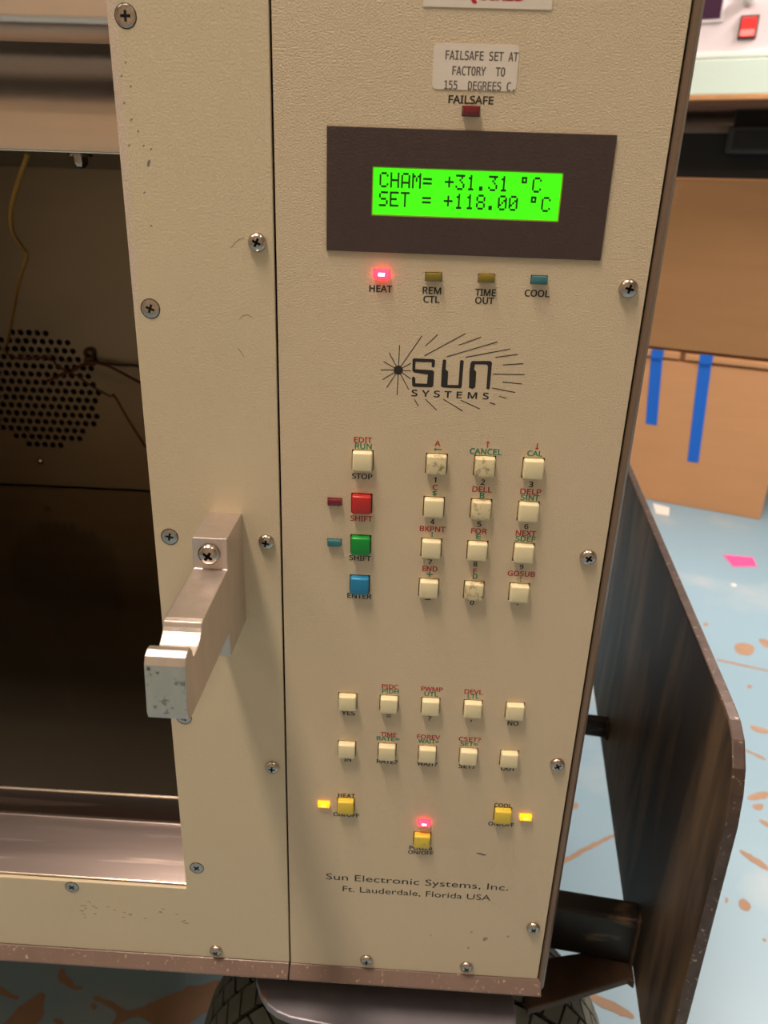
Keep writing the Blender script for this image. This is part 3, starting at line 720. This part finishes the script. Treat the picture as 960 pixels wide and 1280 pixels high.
G().tube([(-651, 42.6, -319.5), (-105.5, 42.6, -319.5)], 0.75, 8).build('step_bead', 'steel_lip', oven, smooth=True)
G().tube([(-651, 29.5, 10.4), (-105.5, 29.5, 10.4)], 0.5, 8).build('moulding_bead', 'steel_lip', oven, smooth=True)
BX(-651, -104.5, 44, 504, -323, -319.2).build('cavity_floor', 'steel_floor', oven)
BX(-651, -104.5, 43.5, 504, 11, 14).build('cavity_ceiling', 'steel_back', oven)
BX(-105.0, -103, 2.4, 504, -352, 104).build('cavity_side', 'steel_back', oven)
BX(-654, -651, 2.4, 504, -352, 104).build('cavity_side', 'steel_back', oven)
# back wall with its perforated fan grille: every hole is cut through
def back_wall():
    px, pz, rr = 8.85, 8.72, 3.2
    cx, cz, nrow = -402.0, -208.6, 15
    seg = 12
    g = G()
    zt = cz + nrow / 2 * pz; zb = cz - nrow / 2 * pz
    nc = 9
    x0, x1 = cx - (nc + 0.5) * px, cx + (nc + 0.5) * px
    for r in range(nrow):
        za, zc2 = zt - r * pz, zt - (r + 1) * pz
        zm = (za + zc2) / 2
        sh = 0.25 * px * (1 if r % 2 else -1)
        left, right = x0, x1
        xs = [cx + sh + (k - nc) * px for k in range(0, 2 * nc + 1)]
        for n, xm in enumerate(xs):
            a = xm - px / 2 if n else x0; b = xm + px / 2 if n < len(xs) - 1 else x1
            if math.hypot((xm - cx), (zm - cz)) < 65.5:
                circ = [(xm + rr * math.cos(2 * math.pi * k / seg), zm + rr * math.sin(2 * math.pi * k / seg)) for k in range(seg)]
                vs = [(p[0], 504, p[1]) for p in circ]
                bd = []
                for k in range(seg):
                    c_, s_ = math.cos(2 * math.pi * k / seg), math.sin(2 * math.pi * k / seg)
                    m_ = max(abs(c_), abs(s_))
                    bx = xm + c_ / m_ * px / 2; bz_ = zm + s_ / m_ * pz / 2
                    if abs(c_) > 0.99 * m_: bx = b if c_ > 0 else a
                    bd.append((bx, 504, bz_))
                vs += bd + [(p[0], 506, p[1]) for p in circ]
                fs = []
                for k in range(seg):
                    q = (k + 1) % seg
                    fs.append((k, q, seg + q, seg + k))
                    fs.append((k, 2 * seg + k, 2 * seg + q, q))
                g.add(vs, fs)
                # corners of the cell
                for sx in (-1, 1):
                    for sz in (-1, 1):
                        kk = [k for k in range(seg) if math.cos(2 * math.pi * k / seg) * sx > 0.01 and math.sin(2 * math.pi * k / seg) * sz > 0.01]
                        pa, pb = bd[kk[0]], bd[kk[-1]]
                        g.add([pa, (xm + sx * px / 2, 504, zm + sz * pz / 2), pb], [(0, 1, 2)])
            else:
                g.add([(a, 504, zc2), (b, 504, zc2), (b, 504, za), (a, 504, za)], [(0, 1, 2, 3)])
    for a in ((-651, x0, -317.6, 104), (x1, -104, -317.6, 104), (x0, x1, -317.6, zb), (x0, x1, zt, 104)):
        g.add([(a[0], 504, a[2]), (a[1], 504, a[2]), (a[1], 504, a[3]), (a[0], 504, a[3])], [(0, 1, 2, 3)])
    bw = g.build('cavity_back', 'steel_back', oven, weld=False)
    BX(cx - 90, cx + 90, 530, 532, cz - 80, cz + 80).build('fan_housing', 'dark_gap', oven)
    G().lathe([(4, 0), (4, -1.4), (2.8, -3.0), (0.8, -3.6)], (-411.8, 504, -289), 'y', 14).build('rivet', 'steel_lip', bw, smooth=True)
    return bw
bw = back_wall()
# bolt and nut hanging from the cavity ceiling near the front
bt = G().lathe([(5.2, 0), (5.2, 1.2)], (-148.5, 68, 9.8), 'z', 20).build('ceiling_bolt', 'screw', oven, smooth=True)
G().lathe([(3.2, 0), (3.2, -2.6), (2.0, -4.0), (1.0, -4.6)][::-1], (-148.5, 68, 9.8), 'z', 6).build('nut', 'screw', bt)
# clip on the back wall that holds the wires
cl = G()
for k in range(12):
    a0, a1 = 2 * math.pi * k / 12, 2 * math.pi * (k + 1) / 12
cl.tube([(-341.5 + 4.6 * math.cos(2 * math.pi * k / 14), 500, -166 + 4.6 * math.sin(2 * math.pi * k / 14)) for k in range(15)], 1.7, 6)
cl.box(-346, -336, 497, 504, -178, -170)
cl.build('wire_clip', mat('brown clip', srgb(96, 60, 40), 0.5, 0.4), oven, smooth=True)
# feet of the oven
for fx, fy in ((-640, 90), (40, 90), (-640, 500), (40, 500)):
    G().lathe([(12, -18), (13, -3), (13, 0)], (fx, fy, -400), 'z', 16).build('foot', 'black_plastic', oven, smooth=True)

# ---- thermocouple wires (loose in the cavity)
def smooth_path(P, k=6):
    P = [Vector(p) for p in P]; out = []
    for i in range(len(P) - 1):
        p0, p1, p2, p3 = P[max(i - 1, 0)], P[i], P[i + 1], P[min(i + 2, len(P) - 1)]
        for j in range(k):
            t = j / k
            out.append(0.5 * ((2 * p1) + (-p0 + p2) * t + (2 * p0 - 5 * p1 + 4 * p2 - p3) * t * t + (-p0 + 3 * p1 - 3 * p2 + p3) * t ** 3))
    out.append(P[-1]); return out
wy = G().tube(smooth_path([(-181.8, 90, 11.2), (-198.7, 110, -2.2), (-213.9, 130, -14.7), (-230.1, 160, -27.6), (-240.1, 190, -39.3), (-244.3, 200, -44.8), (-293.9, 280, -73.7), (-336.4, 350, -102.3), (-393.4, 440, -143.5), (-419, 478, -159), (-424, 488, -166)]), 1.15, 8).build('thermocouple_wire', 'wire_y', None, smooth=True)
tag(wy, 'pale yellow wire hanging from the oven ceiling in a wavy curve', 'wire', 'thermocouple wires in the oven cavity')
p1 = smooth_path([(-424, 488, -166), (-417, 495, -172), (-400, 496, -172.5), (-383, 495, -171.7), (-369.5, 491, -180.2), (-351, 487, -186.7), (-337, 480, -193.4), (-312, 470, -202.4), (-306, 468, -201.7), (-283, 440, -218), (-253, 400, -233)])
tw = [Vector(p) + Vector((0, 0, 1.3 * math.sin(i * 1.9))) if i < 32 else p for i, p in enumerate(p1)]
w2 = G().tube(tw, 1.1, 7).build('thermocouple_wire', 'wire_b', None, smooth=True)
tag(w2, 'brown wire crossing the perforated grille and falling to the lower right', 'wire', 'thermocouple wires in the oven cavity')
p2 = smooth_path([(-389, 498, -197), (-376, 497, -191), (-361, 496, -184), (-349, 495, -178), (-343, 495, -174.5), (-334, 494, -174), (-318, 491, -176.4), (-302, 482, -180.2), (-265.6, 440, -181)])
w3 = G().tube([Vector(p) + Vector((0, 0, 1.0 * math.sin(i * 2.2))) if i < 20 else p for i, p in enumerate(p2)], 1.4, 7).build('thermocouple_wire', 'wire_b', None, smooth=True)
tag(w3, 'thick reddish brown wire held by the clip beside the perforated grille', 'wire', 'thermocouple wires in the oven cavity')
p3 = smooth_path([(-334, 497, -173), (-322, 500, -176), (-309.5, 500, -177.2), (-295, 501, -177), (-278, 500, -180.2), (-262, 500, -184)])
w4 = G().tube(p3, 1.0, 7).build('thermocouple_wire', 'wire_d', None, smooth=True)
tag(w4, 'thin dark wire running level from the clip to the right edge', 'wire', 'thermocouple wires in the oven cavity')

# ================================================================ the cart under the oven
cart = empty('steel_cart', (-260, 260, -750), 'dark steel cart with tall side plate and rubber tyre carrying the oven', 'cart')
BX(-660, 82, 36, 545, -424, -418.2).build('deck', 'cart_tube', cart)
D2 = Vector((0.1227, 0.9924)); NO = Vector((0.9924, -0.1227)); P0 = Vector((161.2, 69.9))
sp = [(420, -234), (-45, -222), (-58, -222.5), (-68, -226), (-77, -235), (-82, -246), (-85, -262), (-88, -390), (-88, -446), (-84, -456), (-74, -462), (420, -468)]
fn = lambda p, t: (P0.x + D2.x * p[0] + NO.x * t, P0.y + D2.y * p[0] + NO.y * t, p[1])
plate = G().prism(sp, fn, 0, 6.2).build('side_plate', 'cart_plate', cart, bevel=0.9, seg=2)
plate.data.materials.append(MAT['cart_edge'])
for p in plate.data.polygons:
    if abs(p.normal.x * NO.x + p.normal.y * NO.y) < 0.8: p.material_index = 1
def bar(name, pts, z0, z1, m, bv=0.8):
    return G().prism(pts, XY, z0, z1).build(name, m, cart, bevel=bv, seg=2)
bar('cross_bar', [(-640, 168), (161.6, 70), (163.6, 86), (-640, 185)], -463, -425, 'cart_tube', 2.0)
bar('cross_bar', [(-640, 372), (186.5, 271), (188, 282), (-640, 384)], -441, -425, 'cart_tube', 1.5)
bar('brace', [(89, 36), (112, 44), (157, 61), (160.5, 58), (163.8, 86), (137, 79), (111, 73), (89, 66)], -471, -465, 'cart_rust', 0.8)
for py, z0, z1 in ((70.2, -463, -425), (271.2, -441, -425)):
    s_ = (py - P0.y) / D2.y
    e = (P0.x + D2.x * s_ - 0.8, py - 0.8)
    G().tube([(e[0] + math.sin(k * 2.1) * 0.5, e[1] + math.cos(k * 1.7) * 0.4, z0 + (z1 - z0) * k / 8) for k in range(9)] + [(e[0] + 2 * j, e[1] + 4.0 * j, z1 + 0.8) for j in range(1, 4)], 2.0, 8).build('weld', 'cart_rust', cart, smooth=True)
# tongue plate with rounded corners, turned with the cart
tp = []
def trot(x, y): return (x, y - (x + 60) * 0.123)
for q in [(-73, 180), (-77, 24), (-75, 12), (-71, 5), (-66, -0.5), (-60, -3.5), (-52, -5.2), (60, -5.5), (66, -4), (70, 0), (73, 8), (74, 20), (74, 180)]:
    tp.append(trot(*q))
bar('tongue_plate', tp, -431, -425, 'tongue', 0.9)
# wheel: carcass, tread blocks standing proud, rim, fork
def wheel(cx, cy):
    R0, HW = 144.0, 44.0
    cz = -600.0
    pr = []
    n = 14
    prof = []
    for k in range(n + 1):
        t = -1 + 2 * k / n
        prof.append((R0 - 26 * abs(t) ** 3.2, HW * t))
    prof = [(78, -HW * 0.72), (100, -HW * 0.95)] + prof + [(100, HW * 0.95), (78, HW * 0.72)]
    w = G().lathe(prof, (cx, cy, cz), 'y', 64).build('wheel', 'rubber_d', cart, origin=(cx, cy, cz), smooth=True)
    g = G()
    surf = lambda t: R0 - 26 * abs(t) ** 3.2
    N = 58; lanes = 6
    for j in range(lanes):
        t0, t1 = -0.97 + 1.94 * j / lanes + 0.025, -0.97 + 1.94 * (j + 1) / lanes - 0.025
        for i in range(N):
            a0 = 2 * math.pi * (i + 0.5 * (j % 2)) / N; da = 2 * math.pi / N * 0.86
            sk = 0.014 if j % 2 else -0.014
            zz = []
            def pt(t, a, h):
                r = surf(t) + h
                return (cx + r * math.cos(a), cy + HW * t * (1 + 0.02 * h), cz + r * math.sin(a))
            c8 = []
            for h in (-1.0, 6.0):
                c8 += [pt(t0, a0 + sk, h), pt(t1, a0 - sk, h), pt(t1, a0 + da - sk, h), pt(t0, a0 + da + sk, h)]
            g.add(c8, [(0, 3, 2, 1), (4, 5, 6, 7), (0, 1, 5, 4), (1, 2, 6, 5), (2, 3, 7, 6), (3, 0, 4, 7)])
    o = g.build('tread_block', 'rubber', w, bevel=0.0, weld=False, kind='stuff')
    G().lathe([(80, -34), (74, -30), (60, -12), (22, -10), (22, -40), (10, -42), (10, 42), (22, 40), (22, 10), (60, 12), (74, 30), (80, 34)], (cx, cy, cz), 'y', 40).build('rim', 'charcoal', w, smooth=True)
    g2 = G()
    for s in (-1, 1):
        g2.box(cx - 16, cx + 16, cy + s * 56 - 3, cy + s * 56 + 3, -615, -431)
    g2.box(cx - 30, cx + 30, cy - 59, cy + 59, -437, -431)
    g2.box(cx - 6, cx + 6, cy - 60, cy + 60, -606, -594)
    return w
def fork(cx, cy):
    g2 = G()
    for s in (-1, 1):
        g2.box(cx - 14, cx + 14, cy + s * 53 - 2.5, cy + s * 53 + 2.5, -615, -431)
    g2.lathe([(7, -52), (7, 52)], (cx, cy, -600), 'y', 14)
    g2.build('fork', 'cart_tube', cart)
wheel(15, 78); fork(15, 78)
for wx, wy in ((20, 470), (-560, 470)):
    wheel(wx, wy); fork(wx, wy)
bar('caster_mount', [(-590, 300), (60, 300), (60, 545), (-590, 545)], -431, -424.3, 'cart_tube', 0.5)
bar('caster_mount', [(-36, 90), (60, 90), (60, 300), (-36, 300)], -424.9, -424.2, 'cart_tube', 0.0)

# ================================================================ boxes, bench and things on it
U = Vector((math.cos(math.radians(-23.3)), math.sin(math.radians(-23.3)))); NV = Vector((-U.y, U.x))
C0 = Vector((908, 1578))
def q(s, n):       # a point s along the front faces and n behind them
    p = C0 + U * s + NV * n
    return (p.x, p.y)
def qbox(g, s0, s1, n0, n1, z0, z1):
    return g.prism([q(s0, n0), q(s1, n0), q(s1, n1), q(s0, n1)], XY, z0, z1)
def QB(*a): return qbox(G(), *a)

lb = empty('cardboard_box', (*q(-280, 200), -750), 'orange brown cardboard box with two blue tape strips on the floor', 'box', 'cardboard boxes under the workbench')
QB(-560, 0, 0, 400, -750, -372).build('carton', 'card', lb, bevel=2, seg=2)
QB(-556, -4, 4, 396, -372, -346).build('inner_flap', 'card_edge', lb)
QB(-560, -264, -3.0, 199, -366.5, -348).build('flap', 'card', lb, bevel=2.5, seg=2)
QB(-252, 1.0, -4.0, 199, -366.0, -350).build('flap', 'card', lb, bevel=2.5, seg=2)
QB(-560, 0, 201, 401, -366, -348).build('flap', 'card', lb, bevel=2.0, seg=1)
def tape(s0a, s0b, z0, s1a, s1b, z1):
    p = [(s0a, z0), (s0b, z0), (s1b, z1), (s1a, z1)]
    G().prism(p, lambda c, t: (*q(c[0], t), c[1]), -1.0, -0.3).build('tape_strip', 'tape', lb, label='blue tape strip')
    G().prism([(s1a, z1), (s1b, z1), (s1b + 0.5, -347), (s1a - 0.5, -347)], lambda c, t: (*q(c[0], t), c[1]), -5.0, -4.1).build('tape_strip', 'tape', lb, label='blue tape end wrapped over the flap')
tape(-319, -290, -542, -333, -304, -370)
tape(-200, -172, -625, -217, -187, -370)
ub = empty('cardboard_box', (*q(-270, 200), -342), 'cardboard box coloured with bench shade on top of the taped box, under the workbench', 'box', 'cardboard boxes under the workbench')
QB(-600, 60, -1, 380, -342, 50).build('carton', 'card_shaded', ub, bevel=2, seg=2)
QB(-600, 60, -2, 190, 50.2, 54).build('flap', 'card', ub, bevel=0.8, seg=1)
QB(-600, 60, 192, 380, 50.2, 54).build('flap', 'card', ub, bevel=0.8, seg=1)

bc = empty('equipment_case', (*q(-270, 200), 54), 'long black case lying on the upper cardboard box', 'case')
QB(-600, 60, 30, 360, 54, 150).build('case_body', 'black_plastic', bc, bevel=3, seg=2)
QB(-600, 60, 28, 362, 150, 166).build('case_lid', 'grey_edge', bc, bevel=2, seg=2)

bench = empty('workbench', (*q(-300, 200), -750), 'pale green topped workbench with tan plywood edge above the boxes', 'bench')
QB(-980, 300, -150, 640, 209, 274).build('worktop', 'pale_top', bench, bevel=2, seg=2)
QB(-980, 300, -151.5, 640, 199, 209).build('plywood_edge', 'ply', bench, bevel=1.5, seg=2)
QB(-975, 295, -146, 640, 196, 199).build('underside', 'under', bench)
for s, n in ((-960, -120), (240, -120), (-960, 580), (240, 580)):
    QB(s, s + 50, n, n + 50, -750, 196).build('leg', 'charcoal', bench, bevel=2, seg=1)
dw = QB(-246, -40, -20, 20, 106, 160).build('drawer', 'charcoal', bench, bevel=3, seg=2, label='small black drawer under the bench')
QB(-240, -46, 22, 28, 106, 196).build('drawer_bracket', 'black_plastic', bench)
QB(-232, -54, -21.5, -20, 114, 152).build('drawer_panel', 'black_plastic', dw, bevel=0.6, seg=1)

ins = empty('laboratory_instrument', (*q(-400, 0), 274), 'pale pinkish instrument with red rocker switch standing on the workbench', 'instrument')
QB(-760, 100, -140, 240, 287, 560).build('instrument_case', 'pinkish', ins, bevel=4, seg=3)
QB(-768, 108, -147, 246, 276, 287).build('base_ledge', 'white_plastic', ins, bevel=2, seg=2)
wf = QB(-460, -286, -144, -139, 340, 430).build('window_frame', 'pinkish', ins, bevel=1.5, seg=2)
QB(-455, -292, -145.5, -143, 347, 424).build('window_glass', 'violet', wf)
rk = QB(-253, -218, -144, -139, 308, 350).build('rocker_switch', 'rocker_frame', ins, bevel=1.2, seg=2)
G().prism([(-144, 313), (-147.5, 313), (-145.2, 325), (-149.5, 345), (-144, 345)], lambda c, t: (*q(t, c[0]), c[1]), -249, -222).build('rocker', 'rocker', rk, bevel=0.5, seg=2, label='glowing red rocker')
g = G()
kx, ky = q(-243, -140)
ring = []
kp = [(16, 0), (16, 3), (12, 4), (11, 18), (8, 20)]
vs, fs = [], []
for r, h in kp:
    for i in range(24):
        a = 2 * math.pi * i / 24
        p = q(-243 + r * math.cos(a), -140 - h)
        vs.append((p[0], p[1], 382 + r * math.sin(a)))
for j in range(len(kp) - 1):
    for i in range(24):
        k = (i + 1) % 24
        fs.append((j * 24 + i, j * 24 + k, (j + 1) * 24 + k, (j + 1) * 24 + i))
fs.append(tuple(range(24))); fs.append(tuple(96 + i for i in range(24)))
g.add(vs, fs).build('knob', 'white_plastic', ins, smooth=True, label='white round knob')

# scraps on the floor
pn = G().prism([(733, 1289), (789, 1296), (798, 1343), (733, 1350)], XY, -749.6, -749.0).build('sticky_note', 'pink', None)
tag(pn, 'bright pink paper note lying on the blue floor', 'note')
sc_ = G().prism([(645, 1588), (674, 1575), (693, 1634), (656, 1660)], XY, -749.6, -749.2).build('paper_scrap', 'scrap', None)
tag(sc_, 'pale paper scrap on the floor at the foot of the taped box', 'paper')
cr = G().lathe([(6, 0), (5, 2), (2, 3)], (700, 1196, -749.7), 'z', 8).build('paper_crumb', 'scrap', None)
tag(cr, 'tiny white crumb on the blue floor near the pink note', 'crumb')
